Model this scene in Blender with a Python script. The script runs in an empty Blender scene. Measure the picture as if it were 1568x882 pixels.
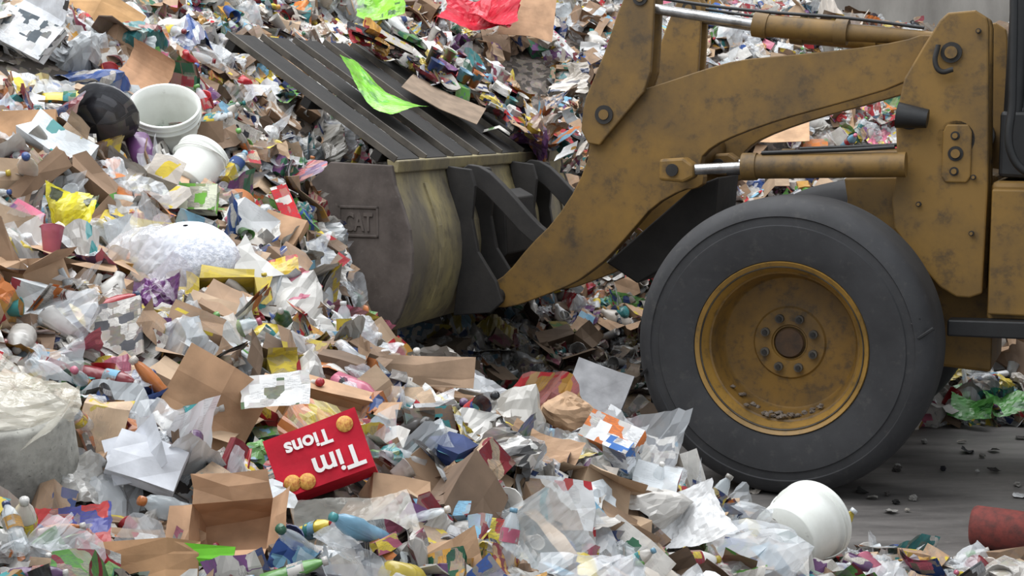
import bpy, bmesh, math, random
import numpy as np
from mathutils import Vector, Matrix, Euler
rng=np.random.default_rng(5); random.seed(5)
sc=bpy.context.scene
def lin(r,g,b):
    f=lambda c:(c/255/12.92) if c/255<=.04045 else ((c/255+.055)/1.055)**2.4
    return (f(r),f(g),f(b),1.0)
cam_d=bpy.data.cameras.new('camera'); cam=bpy.data.objects.new('camera',cam_d); sc.collection.objects.link(cam)
CH=2.05; PITCH=6.64
cam.location=(0,0,CH); cam.rotation_euler=(math.radians(90-PITCH),0,0); cam_d.lens=53.4; cam_d.sensor_width=36
sc.camera=cam
# ------------------------------------------------------------ heap surface (x,y,height control points, metres)
CP=[(-.94,3.2,1.02),(-1.18,4,1.08),(-1.41,4.8,1.3),(-1.62,5.5,1.45),(-1.82,6.2,1.65),(-2.0,6.8,1.9),(-2.23,7.6,2.2),(-2.53,8.6,2.62),
(-1.3,3.4,1.1),(-1.7,4.5,1.35),(-2.1,5.5,1.6),(-2.6,6.8,2.05),(-3.2,8.4,2.7),
(-.56,3.4,.93),(-.68,4.1,1.0),(-.78,4.7,1.07),(-.92,5.6,1.2),(-1.09,6.6,1.36),(-1.25,7.6,1.6),(-1.42,8.4,1.75),(-1.75,9.6,2.0),(-1.8,10.8,2.6),
(-1.08,8.05,1.66),(-1.02,7.8,1.5),(-.93,7.7,1.2),(-.8,7.4,.92),
(-.35,3.6,.9),(-.41,4.3,1.0),(-.48,5,1.03),(-.6,6.3,.97),(-.68,7.2,.78),(-.72,8,.55),(-.8,9,.55),(-.7,10,.8),(-1.02,7.3,1.22),
(-.06,4,.78),(-.07,4.8,.9),(-.09,5.8,.84),(-.1,6.8,.4),(-.1,8,.15),(0,9.3,.2),(.3,10.2,.4),(.3,11,.7),(.3,12,1.6),(.3,13,2.5),(.3,14,3.2),
(.34,4.8,.57),(.37,5.2,.62),(.41,5.8,.63),(.46,6.4,.53),(.5,7,.22),(.5,7.6,0),(.7,8.6,-.05),(.9,9.6,.1),
(.85,5.4,.25),(.93,5.9,.22),(.99,6.3,.24),(1.04,6.6,.2),(1.1,7,0),(1.2,4.5,.2),(.6,3.5,.4),(0,3,.7),
(1.4,6.2,.1),(1.65,6.4,.08),(1.6,6.9,-.05),(2,6.2,.08),(2.1,6.6,.0),(2.3,5,.1),(1.5,7.6,-.15),(2.5,7.2,-.15),(3.5,7.5,-.15),(2.5,8.6,-.15),(3.3,9.5,-.05),(1.8,9.4,-.05),(4.5,9,-.1),(4,6.5,-.1),
(3,9.9,.05),(3,10.8,.65),(3,12,1.6),(3,13,2.3),(3,14,2.75),(3,15,2.9),(1.5,10,.2),(1.5,11,.95),(1.5,12,1.7),(1.5,13.3,2.7),(1.5,14.3,3.3),(2.3,14.3,3.0),(5,10,.1),(5,12,1.6),(5,14,2.6),(5,15.2,2.7),
(-.7,11,1.7),(-.7,12,2.3),(-.7,13,2.9),(-.7,14,3.4),(-3,10.5,3.1),(-3,12,3.6),(-3,14,3.9),(-5,8,3.2),(-5,11,3.9),(-5,14,4),(-6,5,2.6),(-4,4,1.9),(-3,3,1.4)]
# distinct pieces lying on the heap: name -> (x,y,z centre, clear radius)
HERO={'pail':(-1.72,7.6,1.97,.18),'pailb':(-1.53,7.3,1.81,.12),'bowl':(-1.93,7.1,1.98,.2),'ball':(-1.33,6.0,1.5,.23),'purple':(-1.3,5.5,1.39,.14),
'yel1':(-1.76,6,1.61,.16),'yel2':(-.98,6.2,1.39,.11),'green':(-1.44,6.8,1.66,.12),'redb':(-1.08,7.3,1.58,.08),'ctl':(-2.4,7.6,2.42,.22),'cbl':(-2.11,6.6,1.96,.13),
'cbt':(-2.25,8.4,2.58,.18),'cb2':(-1.9,7.9,2.24,.15),'cb3':(-.9,4.5,1.21,.13),'cb4':(-.6,4.8,1.19,.16),'flyer':(-.72,4.55,1.23,.1),'donut':(-.54,4.2,1.11,.15),
'cbag':(-.41,3.9,1.03,.15),'foam':(-.98,4.0,1.15,.12),'bin':(-1.32,3.95,1.1,.18),'kraft':(.21,5.7,.93,.12),'obox':(.37,5.5,.86,.13),'pailr':(1.24,6.4,.32,.24),
'gflap':(-.71,3.45,1.06,.07),'cbbo':(-.83,3.42,1.06,.1),'cb5':(-.71,3.8,1.08,.13),'cbm':(-.35,5.6,1.09,.18),'cball':(-.6,5.9,1.17,.11),'cola':(-.156,4.9,1.08,.1),
'red':(-.26,12.5,2.72,.2),'grn':(-1.02,12,2.75,.2),'cbr':(2.04,12,1.82,.25),'cbk':(.14,12.8,2.74,.25),'blis':(.01,4.2,.87,.13),'snack':(-1.04,3.5,1.09,.1),'brown':(-.16,3.9,.92,.09),
'news':(-1.3,4.9,1.36,.12),'cbx':(-1.05,6.9,1.52,.1),'wbag2':(.62,5.3,.6,.12),'news2':(.55,5.9,.68,.1),'kr3':(.1,5.2,.86,.12)}
for k,(x,y,z,r) in list(HERO.items()):
    if k not in('pailr','bin','red','grn','cbr','cbk'):
        z-= .09 if y<5.1 else .05; HERO[k]=(x,y,z,r); CP.append((x,y,z-.05))
CP.append((1.24,6.4,.12))
CP=np.array(CP); XY=CP[:,:2]
def K(r2): return np.where(r2>1e-12, r2*np.log(np.maximum(r2,1e-12))*.5, 0)
def d2(a,b): return ((a[:,None,:]-b[None,:,:])**2).sum(-1)
n=len(CP); Am=np.zeros((n+3,n+3)); Am[:n,:n]=K(d2(XY,XY))+np.eye(n)*.02
Am[:n,n]=1; Am[:n,n+1:]=XY; Am[n,:n]=1; Am[n+1:,:n]=XY.T
TW=np.linalg.solve(Am,np.concatenate([CP[:,2],[0,0,0]]))
wv=[(rng.uniform(2,9),rng.uniform(0,6.28),rng.uniform(0,6.28)) for _ in range(14)]
def H(x,y):
    x=np.atleast_1d(np.asarray(x,float)); y=np.atleast_1d(np.asarray(y,float)); p=np.stack([x,y],1)
    h=K(d2(p,XY))@TW[:n]+TW[n]+p@TW[n+1:]
    nz=sum(np.sin(f*(x*math.cos(a)+y*math.sin(a))+ph)*.022/(f/3) for f,a,ph in wv)
    return h+nz*np.clip(h*3,0,1)
# ------------------------------------------------------------ materials
def newmat(name):
    m=bpy.data.materials.new(name); m.use_nodes=True; return m,m.node_tree.nodes,m.node_tree.links,m.node_tree.nodes['Principled BSDF']
def attr(N,name): a=N.new('ShaderNodeAttribute'); a.attribute_name=name; return a
def math_(N,L,op,a,b):
    m=N.new('ShaderNodeMath'); m.operation=op
    for i,v in enumerate((a,b)):
        if isinstance(v,(int,float)): m.inputs[i].default_value=v
        else: L.new(v,m.inputs[i])
    return m.outputs[0]
def mixc(N,L,f,a,b,mode='MIX'):
    m=N.new('ShaderNodeMix'); m.data_type='RGBA'; m.blend_type=mode
    for i,v in ((0,f),(6,a),(7,b)):
        if isinstance(v,(int,float,tuple)): m.inputs[i].default_value=v
        else: L.new(v,m.inputs[i])
    return m.outputs[2]
def crinkle(N,L,B,vec,s1,strength,dist=.012):
    v=N.new('ShaderNodeTexNoise'); v.noise_type='RIDGED_MULTIFRACTAL'; v.inputs['Scale'].default_value=s1; v.inputs['Detail'].default_value=3; v.inputs['Distortion'].default_value=.6; L.new(vec,v.inputs['Vector'])
    b=N.new('ShaderNodeBump'); b.inputs['Strength'].default_value=strength; b.inputs['Distance'].default_value=dist; L.new(v.outputs[0],b.inputs['Height']); L.new(b.outputs[0],B.inputs['Normal'])
def printed(name,rough,spec=.5,plastic=False):
    m,N,L,B=newmat(name)
    c1=attr(N,'col').outputs['Color']; c2=attr(N,'col2').outputs['Color']; uv=attr(N,'puv').outputs['Vector']; pr=attr(N,'pr').outputs['Fac']
    v=N.new('ShaderNodeTexVoronoi'); v.distance='CHEBYCHEV'; v.inputs['Scale'].default_value=24; v.inputs['Randomness'].default_value=.8; L.new(uv,v.inputs['Vector'])
    sep=N.new('ShaderNodeSeparateColor'); L.new(v.outputs['Color'],sep.inputs[0])
    a=mixc(N,L,math_(N,L,'LESS_THAN',sep.outputs[0],pr),c1,c2)
    n2=N.new('ShaderNodeTexNoise'); n2.inputs['Scale'].default_value=45; n2.inputs['Detail'].default_value=4; L.new(uv,n2.inputs['Vector'])
    ph=math_(N,L,'MULTIPLY',math_(N,L,'GREATER_THAN',sep.outputs[2],.66),math_(N,L,'MULTIPLY',pr,1.5))
    a=mixc(N,L,ph,a,mixc(N,L,.8,n2.outputs['Color'],(.26,.2,.14,1)))
    br=N.new('ShaderNodeTexBrick'); br.inputs['Scale'].default_value=60
    for q,c in (('Color1',(0,0,0,1)),('Color2',(1,1,1,1)),('Mortar',(1,1,1,1))): br.inputs[q].default_value=c
    br.inputs['Mortar Size'].default_value=.045; br.inputs['Brick Width'].default_value=.75; br.inputs['Row Height'].default_value=.16; L.new(uv,br.inputs['Vector'])
    t=math_(N,L,'MULTIPLY',math_(N,L,'MULTIPLY',math_(N,L,'GREATER_THAN',sep.outputs[1],.5),math_(N,L,'MINIMUM',math_(N,L,'MULTIPLY',pr,1.8),.75)),math_(N,L,'LESS_THAN',br.outputs['Color'],.6))
    a=mixc(N,L,t,a,(.08,.08,.10,1))
    nz=N.new('ShaderNodeTexNoise'); nz.inputs['Scale'].default_value=9; nz.inputs['Detail'].default_value=5; L.new(uv,nz.inputs['Vector'])
    mr=N.new('ShaderNodeMapRange'); mr.inputs[1].default_value=.35; mr.inputs[2].default_value=.65; mr.inputs[3].default_value=.68; mr.inputs[4].default_value=1; L.new(nz.outputs[0],mr.inputs[0])
    a=mixc(N,L,1.0,a,mr.outputs[0],'MULTIPLY')
    L.new(a,B.inputs['Base Color']); B.inputs['Roughness'].default_value=rough; B.inputs['Specular IOR Level'].default_value=spec
    if plastic: crinkle(N,L,B,uv,22,.5,.006)
    else:
        b=N.new('ShaderNodeBump'); b.inputs['Strength'].default_value=.5; b.inputs['Distance'].default_value=.01; L.new(nz.outputs[0],b.inputs['Height']); L.new(b.outputs[0],B.inputs['Normal'])
    return m
def film():
    m,N,L,B=newmat('clear_film'); L.new(attr(N,'col').outputs['Color'],B.inputs['Base Color']); B.inputs['Roughness'].default_value=.1; B.inputs['Specular IOR Level'].default_value=.8
    B.inputs['Alpha'].default_value=.36; crinkle(N,L,B,attr(N,'puv').outputs['Vector'],18,.8,.01); return m
M_PAPER=printed('printed_paper',.75,.3); M_PLAS=printed('printed_plastic',.28,.5,True); M_FILM=film()
def grime(name,c1,c2,rough,scale=4,lo=.4,hi=.65,metal=0,bump=.3,stretch=(1,1,1),c3=None,c3t=(.6,.68),c3s=6):
    m,N,L,B=newmat(name); tc=N.new('ShaderNodeTexCoord'); mp=N.new('ShaderNodeMapping'); mp.inputs['Scale'].default_value=stretch; L.new(tc.outputs['Object'],mp.inputs[0])
    nz=N.new('ShaderNodeTexNoise'); nz.inputs['Scale'].default_value=scale; nz.inputs['Detail'].default_value=9; nz.inputs['Roughness'].default_value=.65; L.new(mp.outputs[0],nz.inputs['Vector'])
    r=N.new('ShaderNodeMapRange'); r.inputs[1].default_value=lo; r.inputs[2].default_value=hi; L.new(nz.outputs[0],r.inputs[0])
    a=mixc(N,L,r.outputs[0],c1,c2)
    if c3:
        n3=N.new('ShaderNodeTexNoise'); n3.inputs['Scale'].default_value=scale*c3s; n3.inputs['Detail'].default_value=8; n3.inputs['Roughness'].default_value=.7; L.new(mp.outputs[0],n3.inputs['Vector'])
        r3=N.new('ShaderNodeMapRange'); r3.inputs[1].default_value=c3t[0]; r3.inputs[2].default_value=c3t[1]; L.new(n3.outputs[0],r3.inputs[0]); a=mixc(N,L,math_(N,L,'MULTIPLY',r3.outputs[0],.75),a,c3)
    L.new(a,B.inputs['Base Color']); B.inputs['Roughness'].default_value=rough; B.inputs['Metallic'].default_value=metal
    b=N.new('ShaderNodeBump'); b.inputs['Strength'].default_value=bump; b.inputs['Distance'].default_value=.01; L.new(nz.outputs[0],b.inputs['Height']); L.new(b.outputs[0],B.inputs['Normal'])
    return m
PAINT=grime('yellow_paint',lin(124,93,38),lin(84,65,36),.62,2.2,.38,.68,c3=lin(54,44,32),c3t=(.53,.72),c3s=4)
RIMP=grime('rim_paint',lin(124,92,36),lin(88,68,38),.6,4,.4,.7,c3=lin(60,50,38),c3t=(.52,.7),c3s=4)
RIMO=grime('rim_ring_paint',lin(150,114,50),lin(116,90,44),.5,4,.4,.7,c3=lin(80,66,44),c3t=(.55,.72),c3s=4)
WORN=grime('worn_bucket_steel',lin(150,138,98),lin(98,92,82),.5,2.2,.38,.62,stretch=(.6,1.0,.6),c3=lin(76,70,62),c3t=(.5,.7))
SIDE=grime('dirty_bucket_steel',lin(98,89,84),lin(68,60,56),.75,4,.38,.65,c3=lin(116,108,102),c3t=(.58,.75))
DSTEEL=grime('dark_steel',lin(38,35,33),lin(24,22,21),.7,6)
GSTEEL=grime('guard_steel',lin(32,29,27),lin(20,18,17),.85,6)
EDGE=grime('edge_steel',lin(84,78,70),lin(52,48,43),.55,6)
RUB=grime('tyre_rubber',lin(54,54,56),lin(38,38,40),.75,3,.35,.7,c3=lin(70,68,66),c3t=(.55,.75))
CHROME=grime('chrome_rod',lin(180,180,180),lin(110,106,102),.25,8,metal=.8,bump=.02)
BLACK=grime('black_paint',lin(26,26,27),lin(16,16,17),.5,5)
DIRT=grime('rim_debris',lin(120,110,100),lin(80,66,54),.9,20)
GLASS=grime('cab_glass',lin(40,46,50),lin(30,34,38),.1,2,bump=0)
# ------------------------------------------------------------ prototypes: verts, faces, uv, smooth
def sheet(w,l,nx,ny,amp,bend=0,folds=6,jag=.03,soft=False):
    xs=np.linspace(-w/2,w/2,nx); ys=np.linspace(-l/2,l/2,ny); X,Y=np.meshgrid(xs,ys); X=X.ravel().copy(); Y=Y.ravel().copy()
    uv=np.stack([X,Y,X*0],1); Z=np.zeros_like(X)
    for _ in range(folds):
        a=rng.uniform(0,6.28); c=rng.uniform(-.4,.4)*max(w,l)*.6; s=rng.choice([-1,1])
        d=X*math.cos(a)+Y*math.sin(a)-c
        Z+=s*np.abs(d)*amp*rng.uniform(.3,1)
    if soft:
        for _ in range(10):
            a=rng.uniform(0,6.28); f=rng.uniform(14,34); q=(X*math.cos(a)+Y*math.sin(a))*f+rng.uniform(0,6)+1.5*np.sin(5*X*f/10+rng.uniform(0,6))
            Z+=(np.abs((q/3.14)%2-1)-.5)*amp*.05*rng.uniform(.4,1)
    Z+=rng.normal(0,amp*.06*min(w,l)*min(1,8/nx),X.shape)
    if bend:
        r=w/bend; t=X/r; X=np.sin(t)*(r+Z*.5); Z=Z*.5+(1-np.cos(t))*r
    X+=rng.normal(0,w*jag,X.shape)*min(1,7/nx); Y+=rng.normal(0,l*jag,Y.shape)*min(1,7/ny); Z-=Z.mean()
    F=[(j*nx+i,j*nx+i+1,(j+1)*nx+i+1,(j+1)*nx+i) for j in range(ny-1) for i in range(nx-1)]
    return np.stack([X,Y,Z],1),F,uv,False
def panels(ws,l,angs,th=.004):
    p=[(0,0)];a=0
    for w,da in zip(ws,angs):
        a+=da; p.append((p[-1][0]+w*math.cos(a),p[-1][1]+w*math.sin(a)))
    p=np.array(p); p-=p.mean(0); V=[];F=[];U=[]; rows=4
    for k in range(rows):
        y=-l/2+l*k/(rows-1); sg=rng.normal(0,.006)
        for (x,z) in p: V.append((x,y+rng.normal(0,.015*l),z+sg+rng.normal(0,.006)))
    m=len(p); cum=np.concatenate([[0],np.cumsum(ws)])
    for k in range(rows):
        for i in range(m): U.append((cum[i],-l/2+l*k/(rows-1),0))
    for k in range(rows-1):
        for i in range(m-1): F.append((k*m+i,k*m+i+1,(k+1)*m+i+1,(k+1)*m+i))
    nb=len(V); V2=[(x,y,z-th) for x,y,z in V]; F2=[tuple(nb+i for i in f[::-1]) for f in F]; E=[]
    for i in range(m-1): E.append((i+1,i,nb+i,nb+i+1)); j=(rows-1)*m+i; E.append((j,j+1,nb+j+1,nb+j))
    for k in range(rows-1):
        j=k*m; E.append((j,j+m,nb+j+m,nb+j)); j=k*m+m-1; E.append((j+m,j,nb+j,nb+j+m))
    return np.array(V+V2),F+F2+E,np.array(U+U),False
def box(w,l,h,openTop=False,jit=.03,div=3):
    V=[];F=[];U=[]; s=max(w,l,h); cache={}
    def P(x,y,z):
        k=(round(x,4),round(y,4),round(z,4))
        if k not in cache: cache[k]=np.array([x,y,z])+rng.normal(0,jit*s,3)
        return cache[k]
    def face(o,a,b):
        n0=len(V)
        for j in range(div):
            for i in range(div):
                q=o+a*(i/(div-1))+b*(j/(div-1)); V.append(P(*q)); U.append((np.linalg.norm(a)*i/(div-1)+q[2],np.linalg.norm(b)*j/(div-1)+n0*.03,0))
        for j in range(div-1):
            for i in range(div-1): F.append((n0+j*div+i,n0+j*div+i+1,n0+(j+1)*div+i+1,n0+(j+1)*div+i))
    A=np.array; o=A([-w/2,-l/2,-h/2])
    face(o,A([w,0,0]),A([0,0,h])); face(o+A([w,0,0]),A([0,l,0]),A([0,0,h])); face(o+A([w,l,0]),A([-w,0,0]),A([0,0,h])); face(o+A([0,l,0]),A([0,-l,0]),A([0,0,h]))
    face(o+A([0,l,0]),A([w,0,0]),A([0,-l,0]))
    if openTop:
        t=o+A([0,0,h]); f=.45*min(w,l)
        face(t,A([w,0,0]),A([0,-f,rng.uniform(-.5,.8)*f])); face(t+A([w,l,0]),A([-w,0,0]),A([0,f,rng.uniform(-.5,.8)*f]))
        face(t+A([w,0,0]),A([0,l,0]),A([f,0,rng.uniform(-.5,1)*f])); face(t+A([0,l,0]),A([0,-l,0]),A([-f,0,rng.uniform(-.5,1)*f]))
    else: face(o+A([0,0,h]),A([w,0,0]),A([0,l,0]))
    return np.array(V),F,np.array(U),False
def lathe(prof,seg=12,jit=0,squash=1,cap0=True,center=True):
    V=[];F=[];U=[]
    for k,(r,z) in enumerate(prof):
        for i in range(seg):
            t=2*math.pi*i/seg; j1=1+(rng.normal(0,jit) if jit else 0); j2=1+(rng.normal(0,jit) if jit else 0); V.append((r*math.cos(t)*j1,r*math.sin(t)*squash*j2,z)); U.append((i/seg*.25,z,0))
    for k in range(len(prof)-1):
        for i in range(seg): F.append((k*seg+i,k*seg+(i+1)%seg,(k+1)*seg+(i+1)%seg,(k+1)*seg+i))
    if cap0: F.append(tuple(range(seg))[::-1])
    off=(prof[0][1]+prof[-1][1])/2 if (center and prof[-1][1]!=prof[0][1]) else 0
    return np.array(V,float)-np.array([0,0,off]),F,np.array(U,float),True
def wad(r,nu=11,nv=8,amp=.35,flat=.6,smooth=False):
    V=[];F=[];U=[]; dirs=rng.normal(size=(18,3)); dirs/=np.linalg.norm(dirs,axis=1)[:,None]
    for j in range(nv):
        ph=math.pi*(j+.5)/nv
        for i in range(nu):
            t=2*math.pi*i/nu; d=np.array([math.sin(ph)*math.cos(t),math.sin(ph)*math.sin(t),math.cos(ph)])
            k=np.abs(dirs@d); rr=r*(1-amp*np.sort(k)[-1]**6*1.2+rng.normal(0,amp*.22*min(1,11/nu))); V.append(d*rr*np.array([1,rng.uniform(.97,1.03),flat])); U.append((t*r,ph*r,0))
    for j in range(nv-1):
        for i in range(nu): F.append((j*nu+i,j*nu+(i+1)%nu,(j+1)*nu+(i+1)%nu,(j+1)*nu+i))
    F.append(tuple(range(nu))[::-1]); F.append(tuple((nv-1)*nu+i for i in range(nu)))
    return np.array(V),F,np.array(U),smooth
def merge(*Ps):
    V=[];F=[];U=[];o=0
    for P,off in Ps: V.append(P[0]+np.array(off)); F+=[tuple(i+o for i in f) for f in P[1]]; U.append(P[2]); o+=len(P[0])
    return np.concatenate(V),F,np.concatenate(U),Ps[0][0][3]
PROTO={k:[] for k in ('sheet','bag','board','box','openbox','bottle','can','tub','wad','strip','jug','tray','mag')}
for _ in range(20): PROTO['sheet'].append(sheet(.18,.24*rng.uniform(.6,1.2),7,8,.35,bend=rng.choice([0,0,1.2,2.2]),folds=6))
for _ in range(14): PROTO['bag'].append(sheet(.27,.25,15,15,.5,bend=rng.choice([0,1.5,2.5]),folds=16,soft=True))
for _ in range(12): PROTO['bag'].append(wad(.1,18,12,.42,rng.uniform(.5,.85)))
for _ in range(14): PROTO['board'].append(panels([rng.uniform(.05,.15) for _ in range(rng.integers(1,4))],rng.uniform(.1,.24),[0]+[rng.uniform(-1.4,1.4) for _ in range(3)]))
for _ in range(14): PROTO['box'].append(box(rng.uniform(.1,.2),rng.uniform(.06,.14),rng.uniform(.04,.1)))
for _ in range(8): PROTO['openbox'].append(box(rng.uniform(.12,.22),rng.uniform(.1,.16),rng.uniform(.06,.12),True))
BP=[(.02,0),(.033,.01),(.034,.06),(.031,.08),(.034,.1),(.034,.14),(.025,.175),(.013,.195),(.013,.21),(.002,.212)]
EXTRA=[]
for _ in range(8):
    q=rng.uniform(.4,1); PROTO['bottle'].append(lathe(BP,14,.05,q,True,False))
    EXTRA.append((lathe([(.014,.197),(.014,.213),(.001,.214)],10,0,1,True,False),lathe([(.0365,.09),(.0365,.14)],14,.0,q,False,False)))
for _ in range(5): PROTO['can'].append(lathe([(.028,0),(.033,.008),(.033,.11),(.028,.12),(.026,.118),(.002,.117)],12,.04,rng.uniform(.5,1)))
for _ in range(4): PROTO['tub'].append(lathe([(.04,0),(.055,.08),(.058,.08),(.053,.078),(.038,.004),(.001,.003)],16,.025,rng.uniform(.75,1)))
for _ in range(4): PROTO['tub'].append(lathe([(.03,0),(.044,.11),(.047,.112),(.042,.11),(.028,.004),(.001,.003)],16,.025,rng.uniform(.65,1)))
for _ in range(12): PROTO['wad'].append(wad(.07,amp=.38,flat=rng.uniform(.5,.9)))
for _ in range(6): PROTO['strip'].append(sheet(.04,.28,3,8,.25,folds=4))
for _ in range(4): PROTO['jug'].append(merge((lathe([(.04,0),(.062,.01),(.064,.12),(.06,.15),(.03,.2),(.02,.215),(.02,.235),(.001,.236)],16,.025,.85),(0,0,0)),(lathe([(.012,0),(.013,.05),(.012,.1)],8,0,1),(.066,0,.03))))
for _ in range(5): PROTO['tray'].append(lathe([(.001,0),(.07,0),(.09,.02),(.098,.022),(.09,.024),(.07,.005),(.001,.004)],int(rng.choice([4,4,16,8])),.02,rng.uniform(.6,1),False))
for _ in range(8):
    a=sheet(.2,.27,7,6,.1,bend=rng.uniform(.3,2.4),folds=3,jag=.008); V=a[0]; PROTO['mag'].append(merge((a,(0,0,0)),((V*np.array([.99,.99,1]),a[1],a[2],False),(.003,.002,-.007)),((V*np.array([.97,1,1.2]),a[1],a[2],False),(-.004,.0,-.013))))
WH=[(228,225,219),(212,208,201),(240,240,240),(194,189,182),(174,169,160),(218,207,194),(202,207,210),(184,178,170)]
KR=[(184,147,113),(166,133,103),(148,118,92),(196,165,133),(128,103,82)]
CO=[(186,36,44),(48,82,154),(98,160,70),(218,190,58),(210,120,54),(58,144,146),(108,64,114),(204,102,128),(50,110,78),(122,176,206),(142,42,50),(44,60,108),(190,36,44),(222,194,58),(206,150,60)]
DK=[(50,48,47),(70,65,62),(92,86,82),(38,38,44)]
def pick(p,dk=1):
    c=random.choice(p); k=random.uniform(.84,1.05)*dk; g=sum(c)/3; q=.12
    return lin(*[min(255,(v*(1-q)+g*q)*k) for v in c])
class Soup:
    def __init__(s): s.VV=[];s.LI=[];s.LS=[];s.C1=[];s.C2=[];s.UV=[];s.PR=[];s.SM=[];s.MI=[];s.vo=0
    def add(s,P,M=None,c1=(1,1,1,1),c2=(0,0,0,1),pr=0,mi=0,off=None):
        V,F,U,sm=P
        if M is not None: M=np.array(M); V=V@M[:3,:3].T+M[:3,3]
        if off is None: off=rng.uniform(-50,50,3)*np.array([1,1,0])
        s.VV.append(V)
        for f in F: s.LI.extend([i+s.vo for i in f]); s.LS.append(len(f))
        k=len(V); s.C1.append(np.tile(c1,(k,1))); s.C2.append(np.tile(c2,(k,1))); s.UV.append(U+off); s.PR.append(np.full(k,pr)); s.SM.extend([sm]*len(F)); s.MI.extend([mi]*len(F)); s.vo+=k
    def done(s,name,mats=None,loc=(0,0,0)):
        me=bpy.data.meshes.new(name); V=(np.concatenate(s.VV)-np.array(loc)).astype(np.float32)
        me.vertices.add(len(V)); me.vertices.foreach_set('co',V.ravel()); me.loops.add(len(s.LI)); me.loops.foreach_set('vertex_index',np.array(s.LI,np.int32))
        me.polygons.add(len(s.LS)); me.polygons.foreach_set('loop_start',np.concatenate([[0],np.cumsum(s.LS)[:-1]]).astype(np.int32))
        me.polygons.foreach_set('material_index',np.array(s.MI,np.int32)); me.polygons.foreach_set('use_smooth',np.array(s.SM,bool))
        for m in (mats or (M_PAPER,M_PLAS,M_FILM)): me.materials.append(m)
        for nm,A in(('col',s.C1),('col2',s.C2)):
            a=me.attributes.new(nm,'FLOAT_COLOR','POINT'); a.data.foreach_set('color',np.concatenate(A).astype(np.float32).ravel())
        a=me.attributes.new('puv','FLOAT_VECTOR','POINT'); a.data.foreach_set('vector',np.concatenate(s.UV).astype(np.float32).ravel())
        a=me.attributes.new('pr','FLOAT','POINT'); a.data.foreach_set('value',np.concatenate(s.PR).astype(np.float32))
        me.update(calc_edges=True); o=bpy.data.objects.new(name,me); o.location=loc; sc.collection.objects.link(o); return o
KW={'sheet':.19,'bag':.24,'board':.11,'box':.13,'openbox':.03,'bottle':.055,'can':.04,'tub':.05,'wad':.10,'strip':.03,'jug':.02,'tray':.02,'mag':.06}
KIND=list(KW); KP=np.array(list(KW.values())); KP/=KP.sum()
HX=np.array([(v[0],v[1],v[3]) for v in HERO.values()])
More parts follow.
